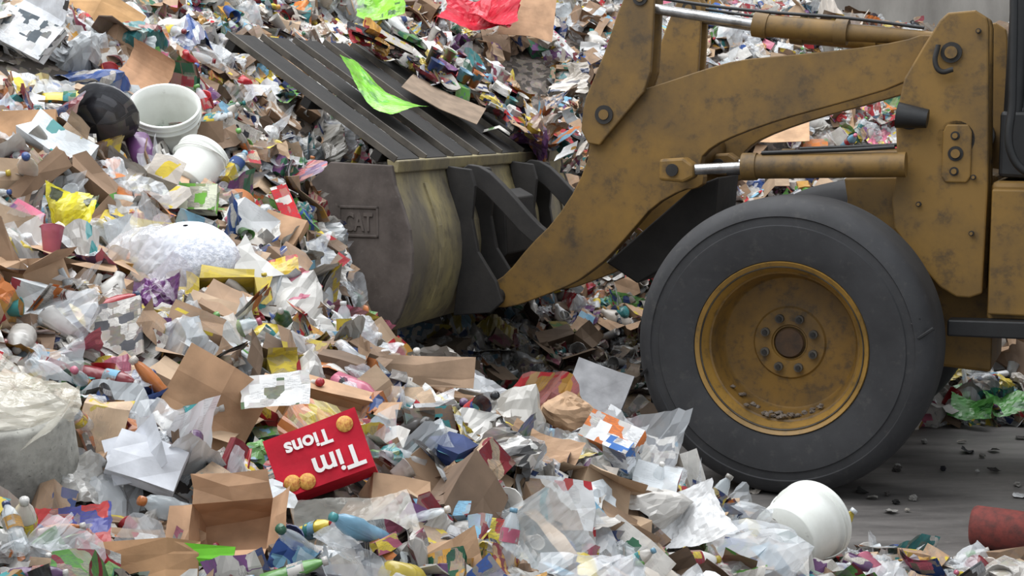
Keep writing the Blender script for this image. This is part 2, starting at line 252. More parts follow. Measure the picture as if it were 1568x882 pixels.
def build_heap(N0):
    S=Soup()
    gx=np.arange(-6.5,6.6,.12); gy=np.arange(2.4,15.4,.12); X,Y=np.meshgrid(gx,gy); Z=H(X.ravel(),Y.ravel())-.06; Z=np.where(Z<.0,-.03+Z*.1,Z)
    nx=len(gx); F=[(j*nx+i,j*nx+i+1,(j+1)*nx+i+1,(j+1)*nx+i) for j in range(len(gy)-1) for i in range(nx-1)]
    V=np.stack([X.ravel(),Y.ravel(),Z],1); V[:,:2]+=rng.normal(0,.02,(len(V),2))
    S.add((V,F,V.copy(),False),None,lin(76,69,62),lin(120,110,102),.4,0,np.zeros(3))
    y=2.9+(15-2.9)*rng.random(N0)**.9; x=rng.uniform(-1,1,N0)*(.40*y+.35)
    h=H(x,y); e=.05; hx=(H(x+e,y)-h)/e; hy=(H(x,y+e)-h)/e
    for i in range(N0):
        onfloor=h[i]<.03
        if onfloor and (rng.random()>.035 or y[i]<5.5): continue
        dy=y[i]-HX[:,1]; dy=np.where(dy<0,dy/1.5,dy); dd=np.hypot(HX[:,0]-x[i],dy)
        if (dd<HX[:,2]).any(): continue
        k=KIND[rng.choice(len(KIND),p=KP)]; big=rng.random()<.04
        if big: k=['board','openbox','box','bag','mag','box'][rng.integers(6)]
        if onfloor: k=['sheet','wad','bag'][rng.integers(3)]; big=False
        pi=rng.integers(len(PROTO[k])); P=PROTO[k][pi]
        sm_=1.05 if y[i]>6 else .72+.33*(y[i]-3)/3
        s=(rng.uniform(.62,1.15) if not big else rng.uniform(1.25,1.7))*sm_
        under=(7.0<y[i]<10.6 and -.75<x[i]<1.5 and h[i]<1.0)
        if onfloor: s*=.4
        nrm=Vector((-hx[i],-hy[i],1)).normalized() if not onfloor else Vector((0,0,1))
        tilt=rng.normal(0,.5) if not onfloor else 0
        ax=Vector((rng.normal(),rng.normal(),0)).normalized()
        R=nrm.to_track_quat('Z','Y').to_matrix()@Matrix.Rotation(tilt,3,ax)@Matrix.Rotation(rng.uniform(0,6.28),3,'Z')
        if k in('bottle','can','tub','jug'): R=R@Matrix.Rotation(rng.uniform(.8,1.9),3,'X')
        up=.02 if k in('box','bottle','can','tub','jug') else 0
        M=np.eye(4); M[:3,:3]=np.array(R)*s; M[:3,3]=(x[i],y[i],(h[i]+up+rng.uniform(-.04,.045)) if not onfloor else .015)
        dk=.55 if under and not onfloor else 1  # litter beneath bucket and arms: its shade is put into the piece colours
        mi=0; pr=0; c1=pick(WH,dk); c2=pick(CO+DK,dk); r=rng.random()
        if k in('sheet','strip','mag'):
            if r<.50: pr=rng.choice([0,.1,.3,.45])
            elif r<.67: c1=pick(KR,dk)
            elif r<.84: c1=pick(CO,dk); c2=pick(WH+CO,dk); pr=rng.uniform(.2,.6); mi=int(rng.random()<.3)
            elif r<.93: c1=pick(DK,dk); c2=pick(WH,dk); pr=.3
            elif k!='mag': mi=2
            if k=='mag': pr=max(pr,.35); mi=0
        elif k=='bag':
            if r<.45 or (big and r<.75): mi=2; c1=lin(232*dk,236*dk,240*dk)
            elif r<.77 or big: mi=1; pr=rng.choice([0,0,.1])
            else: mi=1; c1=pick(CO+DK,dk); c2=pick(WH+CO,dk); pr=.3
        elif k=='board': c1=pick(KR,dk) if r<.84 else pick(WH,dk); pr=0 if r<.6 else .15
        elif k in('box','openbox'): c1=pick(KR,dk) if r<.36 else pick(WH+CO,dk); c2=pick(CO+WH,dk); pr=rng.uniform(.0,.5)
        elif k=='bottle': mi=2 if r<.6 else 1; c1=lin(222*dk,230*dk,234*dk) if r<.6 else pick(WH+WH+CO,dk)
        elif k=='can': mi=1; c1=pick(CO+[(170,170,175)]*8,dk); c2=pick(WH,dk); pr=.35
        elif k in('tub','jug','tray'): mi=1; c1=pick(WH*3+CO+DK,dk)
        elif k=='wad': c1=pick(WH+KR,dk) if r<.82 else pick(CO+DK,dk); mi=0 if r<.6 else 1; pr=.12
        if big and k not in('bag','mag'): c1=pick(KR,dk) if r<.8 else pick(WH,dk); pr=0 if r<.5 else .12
        if onfloor: mi=0; c1=pick(WH+DK,.8); pr=0
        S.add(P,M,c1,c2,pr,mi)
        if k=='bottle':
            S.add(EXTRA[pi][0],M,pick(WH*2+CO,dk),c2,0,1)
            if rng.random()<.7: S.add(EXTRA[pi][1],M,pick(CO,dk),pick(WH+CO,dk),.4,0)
    S.done('recycling_heap')
build_heap(21500)
# ------------------------------------------------------------ hero pieces
def RM(yaw,tilt,spin,loc,s=1):
    R=Matrix.Rotation(math.radians(yaw),3,'Z')@Matrix.Rotation(math.radians(tilt),3,'X')@Matrix.Rotation(math.radians(spin),3,'Z')
    M=np.eye(4); M[:3,:3]=np.array(R)*s; M[:3,3]=loc; return M
def hero(name,key,parts,dz=0,mats=None):
    x,y,z,_=HERO[key]; S=Soup()
    for P,yaw,tilt,spin,off,c1,c2,pr,mi in parts: S.add(P,RM(yaw,tilt,spin,(x+off[0],y+off[1],z+dz+off[2])),c1,c2,pr,mi)
    return S.done(name,mats,(x,y,z+dz))
W_=lin(236,236,234); BK=lin(40,40,42); O=(0,0,0)
def pailprof(r,h):
    a=[(.001,0),(r*.84,0),(r*.86,.006)]+[(r*(.86+.11*t),h*t) for t in (.2,.4,.6,.78)]
    a+=[(r*1.03,h*.79),(r*1.03,h*.82),(r*.97,h*.825),(r*.975,h*.88),(r*1.03,h*.885),(r*1.03,h*.91),(r*.985,h*.915),(r*1.04,h*.98),(r*1.04,h),(r*.97,h)]
    a+=[(r*(.96-.11*(1-t)),h*t) for t in (.8,.5,.2)]+[(r*.83,.008),(.001,.008)]
    return a
def handle(r,h,sag):
    V=[];F=[];n_=28;q=6
    for i in range(n_):
        t=math.pi*i/(n_-1); c=np.array([r*1.06*math.cos(t),-r*1.08*math.sin(t)*math.cos(sag),h*.88-r*1.08*math.sin(t)*math.sin(sag)]); 
        for j in range(q):
            a=2*math.pi*j/q; d=np.array([math.cos(t)*math.cos(a),-math.sin(t)*math.cos(a)*.9,math.sin(a)]); V.append(c+d*.0035)
    for i in range(n_-1):
        for j in range(q): F.append((i*q+j,i*q+(j+1)%q,(i+1)*q+(j+1)%q,(i+1)*q+j))
    V=np.array(V)-np.array([0,0,h/2]); return V,F,V.copy(),True
PPL=grime('pail_plastic',lin(226,228,222),lin(208,208,200),.4,3,.45,.7,bump=.03,c3=lin(160,156,148),c3t=(.62,.75))
PHOLE=grime('pail_marks',lin(90,88,86),lin(60,58,56),.6,3)
def pail(name,key,r,h,yaw,tilt,spin,dz=0,sag=.9,holes=False):
    P=lathe([(a,b) for a,b in pailprof(r,h)],56,0,1,False,False); V=P[0]-np.array([0,0,h/2])
    L_=[((V,P[1],P[2],True),yaw,tilt,spin,O,W_,W_,0,0),(handle(r,h,sag),yaw,tilt,spin,O,W_,BK,0,0)]
    if holes:
        for a in (0,2.1,4.2):
            q=lathe([(.001,-.002),(.011,-.002),(.011,.001)],12,0,1,False,False); L_.append(((q[0]+np.array([.06*math.cos(a),.06*math.sin(a),-h/2]),q[1],q[2],True),yaw,tilt,spin,O,BK,BK,0,1))
    hero(name,key,L_,dz,(PPL,PHOLE))
pail('plastic_pail','pail',.17,.30,8,38,20,.04)
pail('plastic_pail.001','pailb',.13,.24,-20,-55,0,.0,.3)
pail('plastic_pail.002','pailr',.175,.27,140,82,30,-.07,1.2,True)
hero('plant_pot','bowl',[(lathe([(.001,0),(.1,0),(.15,.1),(.165,.105),(.165,.115),(.143,.11),(.095,.01),(.001,.01)],36,.01,.95,False),-15,-60,0,O,lin(44,44,48),lin(80,80,84),.15,1)],.06)
NET=grime('foam_net',lin(236,238,246),lin(196,200,212),.6,45,.42,.6,bump=1)
S=Soup(); x,y,z,_=HERO['ball']
S.add(lathe([(.2*math.sin(t),-.165*math.cos(t)) for t in np.linspace(.05,math.pi-.05,20)],40,.008,.9,True),RM(0,20,0,(x+.05,y,z)),W_,W_,0,0)
S.done('net_wrapped_bundle',(NET,),(x,y,z))
hero('clear_wrap','ball',[(wad(.2,30,22,.2,.8),0,20,0,(-.1,-.02,.0),lin(226,226,228),W_,0,2),(sheet(.4,.36,24,22,.25,2.4,14,.015,True),-10,38,60,(-.14,-.06,.0),lin(216,216,218),W_,0,2)],.02)
hero('chip_bag','purple',[(wad(.11,22,14,.3,.6),0,40,0,(-.02,.03,-.02),lin(112,58,120),lin(190,180,190),.2,1),(sheet(.3,.16,22,16,.25,2.6,10,.02,True),0,62,8,(0,0,-.02),lin(108,56,116),lin(170,150,176),.15,1),(sheet(.2,.14,16,12,.2,2.0,10,.02,True),20,60,40,(.05,.04,.05),lin(200,190,200),BK,.0,2)],.05)
hero('snack_wrapper','yel1',[(sheet(.34,.26,22,18,.45,1.6,12,.02,True),0,55,-12,O,lin(222,210,46),lin(80,84,60),.12,1)],.06)
hero('candy_wrapper','yel2',[(sheet(.21,.12,14,10,.2,0,8,.02,True),0,60,8,O,lin(230,194,46),lin(190,60,46),.2,1)],.06)
hero('seedling_carton','green',[(box(.24,.13,.06,False,.008),0,62,-2,O,lin(210,212,188),lin(106,164,60),.4,0)],.05)
hero('cereal_box','redb',[(box(.08,.24,.05,False,.01),0,55,25,O,lin(190,36,42),lin(230,226,220),.35,0)],.06)
hero('white_carton','ctl',[(box(.36,.2,.05,False,.01),-12,60,-25,O,lin(222,224,226),lin(90,98,104),.2,0),(panels([.2,.18],.3,[0,.7]),-10,55,60,(.05,.02,.13),lin(218,220,224),BK,.08,0)],.06)
hero('cardboard_box','cbl',[(box(.28,.22,.12,False,.01),6,62,2,O,lin(180,140,104),BK,0,0)],.02)
hero('cardboard_sheet','cbt',[(panels([.22,.24],.22,[0,-.5]),0,50,-18,O,lin(186,146,100),BK,0,0)],.06)
hero('curled_kraft_paper','cb2',[(sheet(.34,.28,14,10,.1,2.2,5,.01),-10,66,60,O,lin(190,148,115),BK,0,0)],.06)
hero('cardboard_flap','cb3',[(panels([.15,.15],.26,[0,-.35]),20,74,-32,O,lin(182,145,112),BK,0,0)],.05)
hero('open_cardboard_box','cb4',[(box(.3,.18,.06,True,.015),10,36,-22,O,lin(190,152,119),BK,0,0)],-.03)
hero('printed_flyer','flyer',[(sheet(.21,.13,8,6,.06,0,3,.01),0,38,8,O,lin(230,230,228),lin(90,110,80),.3,0)],.07)
d=hero('donut_box','donut',[(box(.27,.18,.08,False,.006),0,62,21,O,lin(200,22,48),lin(150,20,36),.0,0)],.06)
x,y,z,_=HERO['donut']; z+=.06
TXT=grime('white_ink',lin(236,232,228),lin(218,214,210),.6,5,bump=0); DON=grime('donut_print',lin(224,172,84),lin(176,96,38),.6,90,bump=0)
def on_box(dx,dy,extra=0):
    return Matrix.Translation((x,y,z))@Matrix(RM(0,62,21,(0,0,0)).tolist())@Matrix.Translation((dx,dy,.044))@Matrix.Rotation(extra,4,'Z')
for i,(s_,dx,dy,sz) in enumerate((('Tim',.118,-.01,.092),('Tions',.05,.06,.06))):
    cu=bpy.data.curves.new('lettering_%d'%(i+1),'FONT'); cu.body=s_; cu.size=sz; cu.extrude=.0008; cu.offset=.0018; cu.materials.append(TXT)
    o=bpy.data.objects.new('lettering_%d'%(i+1),cu); sc.collection.objects.link(o); o.matrix_world=on_box(dx,dy,math.pi); o.parent=d; o.matrix_parent_inverse=Matrix.Translation(d.location).inverted()
for i,(dx,dy) in enumerate(((.095,.055),(-.095,-.055),(-.055,-.065))):
    S=Soup(); S.add(lathe([(.001,0),(.024,0),(.024,.002),(.001,.002)],20,0,1,False),None); o=S.done('donut_print_%d'%(i+1),(DON,)); o.matrix_world=on_box(dx,dy); o.parent=d; o.matrix_parent_inverse=Matrix.Translation(d.location).inverted()
hero('clear_plastic_bag','cbag',[(sheet(.34,.25,30,24,.2,.8,16,.012,True),0,44,10,O,lin(200,196,186),BK,0,2),(sheet(.28,.2,22,18,.2,.5,14,.015,True),0,42,24,(0,.01,-.02),lin(166,162,152),BK,0,2)],.0)
hero('foam_tray','foam',[(box(.19,.13,.05,False,.02),15,50,-25,O,lin(226,228,234),BK,0,0),(panels([.09,.09],.15,[0,.9]),10,50,15,(-.03,0,.04),lin(222,225,232),BK,0,0)],.05)
BIN=grime('grey_concrete',lin(154,152,144),lin(108,106,100),.85,14,.4,.65,c3=lin(52,50,48))
S=Soup(); x,y,z,_=HERO['bin']
S.add(lathe([(.001,0),(.17,0),(.185,.03),(.182,.2),(.172,.36),(.155,.375),(.145,.36),(.001,.35)],40,.004,1,False),RM(0,10,0,(x,y-.04,z-.02)),W_,W_,0,0)
S.done('concrete_cylinder',(BIN,),(x,y,z))
hero('plastic_wrap','bin',[(wad(.21,34,24,.3,.45),0,8,0,(.02,-.02,.17),lin(226,218,200),BK,0,2),(sheet(.5,.42,26,22,.2,2.2,14,.012,True),0,12,0,(.06,-.02,.19),lin(216,210,194),BK,0,2)],.0)
hero('kraft_paper_bag','kraft',[(wad(.12,20,14,.25,.7),0,20,0,O,lin(184,151,120),BK,0,0)],.03)
hero('medicine_carton','obox',[(box(.22,.12,.06,False,.01),-15,48,-22,O,lin(228,228,228),lin(218,124,64),.35,0),(box(.1,.06,.1,False,.01),-15,30,-22,(.02,-.08,-.05),lin(222,226,232),lin(64,112,180),.4,0)],.05)
hero('green_carton_flap','gflap',[(panels([.12],.05,[0]),0,60,-4,O,lin(108,188,44),BK,0,0)],.05)
hero('cardboard_sheet.001','cbbo',[(panels([.16,.08],.12,[0,-.5]),0,55,4,O,lin(168,129,92),BK,0,0)],.04)
hero('open_cardboard_box.001','cb5',[(box(.2,.14,.1,True,.02),-10,46,8,O,lin(192,152,119),BK,0,0)],-.02)
hero('cardboard_sheet.002','cbm',[(panels([.2,.22],.12,[0,.15]),0,68,-4,O,lin(160,133,109),BK,0,0)],.05)
hero('clear_plastic_ball','cball',[(wad(.1,26,18,.2,.9),0,20,0,O,lin(228,230,234),BK,0,2),(wad(.08,18,12,.3,.9),0,20,0,O,lin(220,222,226),BK,0,2)],.06)
hero('newspaper','news',[(PROTO['mag'][0],-10,40,20,O,lin(196,192,186),lin(80,80,84),.4,0),(PROTO['mag'][1],10,30,50,(.02,.02,-.03),lin(186,182,176),lin(90,60,60),.3,0)],.07)
hero('newspaper.001','news2',[(PROTO['mag'][2],15,40,-20,O,lin(190,186,180),lin(80,80,84),.4,0)],.05)
hero('cardboard_box.001','cbx',[(box(.2,.14,.05,False,.02),0,50,-20,O,lin(180,144,112),BK,0,0)],.04)
hero('white_plastic_bag','wbag2',[(sheet(.26,.24,22,20,.4,1.6,16,.02,True),0,45,10,O,lin(226,226,226),BK,0,1)],.06)
hero('kraft_paper_sheet.001','kr3',[(sheet(.24,.16,10,8,.25,.8,6,.02),0,48,-25,O,lin(188,154,124),BK,0,0)],.06)
bz=(0,0,0)
hero('soda_bottle','cola',[(lathe(BP,24,.01,1,True,False),35,60,0,bz,lin(60,50,50),BK,0,2),(EXTRA[0][0],35,60,0,bz,lin(30,30,34),BK,0,1),(lathe([(.0355,.05),(.0358,.12)],24,.0,1,False,False),35,60,0,bz,lin(184,44,48),lin(46,70,144),.5,1),(box(.13,.05,.09,False,.03),20,30,0,(-.1,.02,.0),BK,lin(90,90,94),.2,1)],.06)
hero('red_plastic_bag','red',[(sheet(.42,.36,24,20,.6,1.2,16,.02,True),0,50,0,O,lin(206,44,64),lin(220,90,100),.05,1),(sheet(.34,.3,20,18,.6,1.2,14,.02,True),10,40,60,(.12,.02,.0),lin(196,40,58),lin(220,90,100),.05,1)],.12)
hero('lime_plastic_bag','grn',[(sheet(.34,.28,20,16,.4,1.0,14,.02,True),0,55,0,O,lin(132,198,54),lin(70,110,50),.1,1)],.12)
hero('cardboard_sheet.003','cbr',[(panels([.28,.3],.3,[0,.2]),0,35,-8,O,lin(190,154,121),BK,0,0)],.08)
hero('cardboard_sheet.004','cbk',[(panels([.26,.2],.42,[0,-.3]),0,60,-6,O,lin(174,138,108),BK,0,0)],.1)
hero('blister_package','blis',[(sheet(.28,.24,26,22,.25,1.2,14,.012,True),0,50,20,O,lin(222,228,230),BK,0,2),(box(.05,.08,.03,False,.02),0,55,-10,(-.06,-.03,.03),lin(194,62,44),lin(224,204,66),.5,1)],.06)
hero('snack_bag','snack',[(sheet(.19,.14,18,12,.2,.8,10,.02,True),0,50,6,O,lin(186,52,50),lin(66,68,144),.4,1)],.06)
hero('kraft_paper_sheet','brown',[(panels([.1,.09],.12,[0,.8]),0,50,12,O,lin(184,150,118),BK,0,0)],.05)
HERO['fw']=(.5,8.75,.42,.2); hero('foam_packaging','fw',[(box(.34,.3,.05,False,.01),-8,68,-18,O,lin(180,180,183),BK,0,0)])
for i,(gx_,gy_,gz_) in enumerate(((3.0,9.75,.12),(2.86,9.95,.16),(3.25,9.85,.14))):
    HERO['gs%d'%i]=(gx_,gy_,gz_,.1); hero('green_plastic_film'+('.%03d'%i if i else ''),'gs%d'%i,[(sheet(.26,.2,18,14,.4,1.2,12,.02,True),rng.uniform(-30,30),40,0,O,lin(96,168,80),lin(60,120,60),.1,1)])
HERO['rc']=(2.29,6.95,.1,.1); REDM=grime('red_brick_paint',lin(120,54,48),lin(84,46,42),.85,20)
S=Soup(); x,y,z,_=HERO['rc']; S.add(lathe([(.001,0),(.09,0),(.1,.02),(.1,.26),(.09,.28),(.06,.28),(.06,.25),(.001,.25)],28,.01,1,False),RM(60,90,0,(x,y,z)),W_,W_,0,0); S.done('red_cylinder_drum',(REDM,),(x,y,z))
# ------------------------------------------------------------ wheel loader
LD=bpy.data.objects.new('wheel_loader',None); sc.collection.objects.link(LD); LD.location=(1.403,7.91,.8); LD.rotation_euler=(0,0,math.radians(-22.4))
def link(o): sc.collection.objects.link(o); o.parent=LD
def bev(o,w=.008,seg=2):
    b=o.modifiers.new('bevel','BEVEL'); b.width=w; b.segments=seg; b.limit_method='ANGLE'; b.angle_limit=math.radians(40)
def plate(name,pts,w0,w1,mat,bw=.008):
    bm=bmesh.new(); vs=[bm.verts.new((u,w0,z)) for u,z in pts]; f=bm.faces.new(vs); r=bmesh.ops.extrude_face_region(bm,geom=[f])
    for v in r['geom']:
        if isinstance(v,bmesh.types.BMVert): v.co.y=w1
    bmesh.ops.recalc_face_normals(bm,faces=bm.faces)
    me=bpy.data.meshes.new(name); bm.to_mesh(me); bm.free(); me.materials.append(mat); o=bpy.data.objects.new(name,me); link(o)
    if bw: bev(o,bw)
    return o
def smooth_pts(p,it=1):
    for _ in range(it):
        q=[]
        for i in range(len(p)):
            a=p[i]; b=p[(i+1)%len(p)]; q+=[(a[0]*.75+b[0]*.25,a[1]*.75+b[1]*.25),(a[0]*.25+b[0]*.75,a[1]*.25+b[1]*.75)]
        p=q
    return p
def rev(name,prof,c,mat,seg=64,axis='Y'):
    V=[];F=[]
    for r,yy in prof:
        for i in range(seg):
            t=2*math.pi*i/seg; V.append((c[0]+r*math.cos(t),c[1]+yy,c[2]+r*math.sin(t)))
    for k in range(len(prof)-1):
        for i in range(seg): F.append((k*seg+i,(k+1)*seg+i,(k+1)*seg+(i+1)%seg,k*seg+(i+1)%seg))
    me=bpy.data.meshes.new(name); me.from_pydata(V,[],F); me.materials.append(mat); me.update(); me.polygons.foreach_set('use_smooth',[True]*len(F)); me.set_sharp_from_angle(angle=math.radians(35)); o=bpy.data.objects.new(name,me); link(o); return o
def rod(name,a,b,r,mat,seg=24,r2=None):
    a=Vector(a); b=Vector(b); bm=bmesh.new(); bmesh.ops.create_cone(bm,cap_ends=True,segments=seg,radius1=r,radius2=r2 or r,depth=(b-a).length)
    M=Matrix.Translation((a+b)/2)@(b-a).to_track_quat('Z','Y').to_matrix().to_4x4(); bm.transform(M)
    me=bpy.data.meshes.new(name); bm.to_mesh(me); bm.free(); me.materials.append(mat)
    me.polygons.foreach_set('use_smooth',[True]*len(me.polygons)); me.set_sharp_from_angle(angle=math.radians(40)); o=bpy.data.objects.new(name,me); link(o); return o
def tube(name,pts,r,mat):
    cu=bpy.data.curves.new(name,'CURVE'); cu.dimensions='3D'; cu.bevel_depth=r; cu.bevel_resolution=3; sp=cu.splines.new('BEZIER'); sp.bezier_points.add(len(pts)-1)
    for p,q in zip(sp.bezier_points,pts): p.co=q; p.handle_left_type=p.handle_right_type='AUTO'
    cu.materials.append(mat); o=bpy.data.objects.new(name,cu); link(o)
grime_hub=grime('hub_rust',lin(74,52,32),lin(44,34,26),.7,10)
def wheel(tag,u,w,side):
    s=side
    tp=[(.455,.06),(.47,.035),(.50,.025),(.56,.012),(.62,.004),(.655,.002),(.66,.010),(.70,.012),(.705,.004),(.735,.014),(.76,.035),(.785,.07),(.797,.11),(.8,.16),(.8,.44),(.797,.49),(.785,.53),(.75,.57),(.66,.6),(.5,.58),(.455,.54)]
    rev('tyre_'+tag,[(r,s*v) for r,v in tp],(u,w,0),RUB,128)
    ro=[(.44,.045),(.462,.03),(.468,.045),(.468,.06),(.455,.075),(.44,.055),(.43,.05),(.425,.07),(.41,.09),(.405,.115)]
    rp=[(.405,.115),(.395,.12),(.375,.22),(.365,.275),(.355,.285),(.3,.29),(.20,.285),(.19,.275),(.1,.275),(.095,.285),(.088,.285),(.085,.31),(.001,.31)]
    rev('rim_ring_'+tag,[(r,s*v) for r,v in ro],(u,w,0),RIMO,96)
    rev('rim_'+tag,[(r,s*v) for r,v in rp],(u,w,0),RIMP,96)
    rev('hub_'+tag,[(.08,s*.275),(.075,s*.265),(.001,s*.265)],(u,w,0),grime_hub,32)
    rev('rim_inner_'+tag,[(.455,s*.54),(.3,s*.45),(.2,s*.33)],(u,w,0),BLACK,48)
    rev('lock_ring_'+tag,[(.431,s*.05),(.436,s*.040),(.441,s*.05)],(u,w,0),EDGE,96)
    for i in range(8):
        a=2*math.pi*(i+.5)/8; rod('lug_%s_%d'%(tag,i+1),(u+.142*math.cos(a),w+s*.25,.142*math.sin(a)),(u+.142*math.cos(a),w+s*.28,.142*math.sin(a)),.024,EDGE,16); rod('nut_%s_%d'%(tag,i+1),(u+.142*math.cos(a),w+s*.235,.142*math.sin(a)),(u+.142*math.cos(a),w+s*.255,.142*math.sin(a)),.014,DSTEEL,6)
wheel('front_near',0,0,1); wheel('front_far',0,2.5,-1); wheel('rear_near',3.0,0,1); wheel('rear_far',3.0,2.5,-1)
V=[];F=[];o0=0
for i in range(34):
    a=-math.pi/2+rng.normal(0,.3); P=wad(.024,8,6,.4,.6); c=np.array((.37*math.cos(a),rng.uniform(.1,.22),.385*math.sin(a)+rng.uniform(0,.014)))
    V+=[tuple(v+c) for v in P[0]]; F+=[tuple(i+o0 for i in f) for f in P[1]]; o0+=len(P[0])
me=bpy.data.meshes.new('rim_debris'); me.from_pydata(V,[],F); me.materials.append(DIRT); link(bpy.data.objects.new('rim_debris',me))
for i,(a0,r0,ln) in enumerate(((math.radians(8),.72,.09),(math.radians(-168),.74,.05),(math.radians(14),.7,.05))):
    p=Vector((r0*math.cos(a0),.0,r0*math.sin(a0))); q=p+Vector((ln*math.cos(a0+.5),0.02,ln*math.sin(a0+.5))); rod('tyre_cut_%d'%(i+1),p+Vector((0,.012,0)),q+Vector((0,.008,0)),.009,BLACK,6)
rod('axle',(0,.5,0),(0,2.0,0),.16,DSTEEL,32); rod('axle_rear',(3,.5,0),(3,2.0,0),.16,DSTEEL,32)
rev('differential',[(.001,-.3),(.2,-.28),(.32,-.1),(.32,.1),(.2,.28),(.001,.3)],(0,1.25,0),DSTEEL,32)
BOOM=[(-1.96,.05),(-1.99,.12),(-1.95,.19),(-1.84,.26),(-1.69,.44),(-1.53,.59),(-1.38,.81),(-1.30,1.02),(-1.33,1.13),(-1.34,1.25),(-1.28,1.33),(-1.20,1.36),(-1.0,1.37),(-.80,1.43),(-.61,1.49),(-.42,1.54),(-.16,1.56),(.21,1.59),(.49,1.63),(.62,1.67),(.72,1.62),(.68,1.52),(.61,1.48),(.49,1.39),(.15,1.29),(-.15,1.21),(-.41,1.12),(-.56,1.05),(-.64,.97),(-.60,.84),(-.66,.80),(-.73,.80),(-.91,.70),(-1.03,.56),(-1.19,.38),(-1.29,.30),(-1.40,.22),(-1.61,.13),(-1.82,.05)]
CR=[(-1.073,1.93),(-1.04,1.98),(-.94,1.98),(-.902,1.92),(-.911,1.663),(-.921,1.475),(-.96,1.36),(-1.158,1.135),(-1.23,1.05),(-1.3,1.06),(-1.345,1.14),(-1.335,1.25),(-1.318,1.327),(-1.202,1.592),(-1.123,1.818)]
BOOM=smooth_pts(BOOM)
for tag,w0 in (('near',.7),('far',1.72)):
    plate('boom_'+tag,BOOM,w0,w0+.09,PAINT,.006)
    plate('tilt_lever_'+tag,CR,w0-.05,w0-.012,PAINT,.008); plate('tilt_lever_inner_'+tag,CR,w0+.1,w0+.14,PAINT,.008)
    for i,(u,z,r) in enumerate(((-1.2,1.23,.055),(-.985,1.9,.045),(-1.9,.12,.05))):
        rod('pin_%s_%d'%(tag,i+1),(u,w0-.062,z),(u,w0+.16,z),r,DSTEEL,24); rod('pin_cap_%s_%d'%(tag,i+1),(u,w0-.068,z),(u,w0-.058,z),r*.55,PAINT,16)
    wc=w0+.045
    rod('tilt_rod_'+tag,(-.985,wc,1.85),(-.31,wc,1.735),.03,CHROME); rod('tilt_gland_'+tag,(-.34,wc,1.74),(-.26,wc,1.727),.07,PAINT); rod('tilt_barrel_'+tag,(-.31,wc,1.735),(.16,wc,1.685),.062,PAINT)
    rod('tilt_barrel_end_'+tag,(.16,wc,1.685),(.68,wc,1.64),.05,PAINT,24,.035); rod('tilt_clamp_'+tag,(.12,wc,1.69),(.19,wc,1.683),.072,PAINT)
    tube('tilt_hose_'+tag,[(-.9,wc,1.9),(-.6,wc,1.85),(-.3,wc,1.81),(.2,wc,1.76),(.6,wc,1.70)],.01,BLACK)
    wl=w0-.2
    rod('lift_rod_'+tag,(-.72,wl,.915),(-.3,wl,.942),.031,CHROME); rod('lift_rod_sleeve_'+tag,(-.42,wl,.905),(-.3,wl,.91),.012,DSTEEL); rod('lift_barrel_'+tag,(-.32,wl,.942),(.56,wl,.966),.068,PAINT); rod('lift_gland_'+tag,(-.33,wl,.942),(-.25,wl,.944),.077,PAINT)
    tube('lift_hose_'+tag,[(-.22,wl-.02,1.02),(0,wl-.02,1.03),(.3,wl-.02,1.045),(.5,wl-.02,1.06)],.012,BLACK)
    plate('lift_bracket_'+tag,[(-.80,.86),(-.80,.98),(-.66,.99),(-.6,.95),(-.6,.88),(-.66,.85)],wl-.06,wl+.06,PAINT,.015)
    rod('lift_pin_'+tag,(-.72,wl-.075,.92),(-.72,w0+.02,.92),.035,DSTEEL)
    LK=[(-2.14,.93),(-2.0,.91),(-1.85,.78),(-1.66,.58),(-1.55,.5),(-1.6,.42),(-1.72,.48),(-1.9,.66),(-2.03,.78),(-2.14,.82)]
    plate('bucket_link_'+tag,smooth_pts(LK),wc-.03,wc+.03,DSTEEL,.006)
    HB=[(-2.2,.92),(-2.03,.9),(-2.0,.8),(-2.02,.6),(-1.98,.4),(-1.86,.22),(-1.82,.1),(-1.9,.03),(-2.15,.0),(-2.12,.2),(-2.09,.4),(-2.11,.6),(-2.17,.78)]
    plate('bucket_hinge_outer_'+tag,HB,w0-.12,w0-.085,DSTEEL,.006); plate('bucket_hinge_inner_'+tag,HB,w0+.17,w0+.205,DSTEEL,.006)
rod('boom_cross_tube',(-.86,.75,1.0),(-.86,1.78,1.0),.12,PAINT,32); rod('boom_cross_tube_low',(-1.45,.75,.45),(-1.45,1.78,.45),.09,DSTEEL,32)
plate('boom_gusset',[(-1.3,.32),(-.75,.8),(-.6,.86),(-.62,.6),(-.8,.38),(-1.1,.2)],1.0,1.5,DSTEEL,.01)
plate('bucket_back_box',[(-2.08,.75),(-1.98,.7),(-1.96,.35),(-2.06,.25)],1.0,1.5,DSTEEL,.01)
TW_=[(.70,1.733),(.74,1.77),(.88,1.78),(.94,1.74),(.95,1.694),(.975,.80),(.965,.276),(.90,.25),(.831,.252),(.744,.301),(.619,.439),(.492,.613),(.475,.76),(.501,.932),(.482,1.215),(.522,1.425),(.618,1.597)]
for tag,a,b in (('near',.6,.66),('far',1.84,1.9)): plate('loader_tower_'+tag,TW_,a,b,PAINT,.01)
plate('loader_tower_inner_near',TW_,.86,.9,PAINT,.01)
plate('front_frame',[(.18,-.15),(.18,.82),(.5,.98),(1.0,.9),(1.0,-.2)],.9,1.6,PAINT,.02)
plate('frame_gusset',[(.2,.88),(.62,.90),(.62,.3),(.3,.3)],.68,.74,PAINT,.01)
rod('tower_cross_tube',(.8,.6,1.1),(.8,1.9,1.1),.1,DSTEEL)
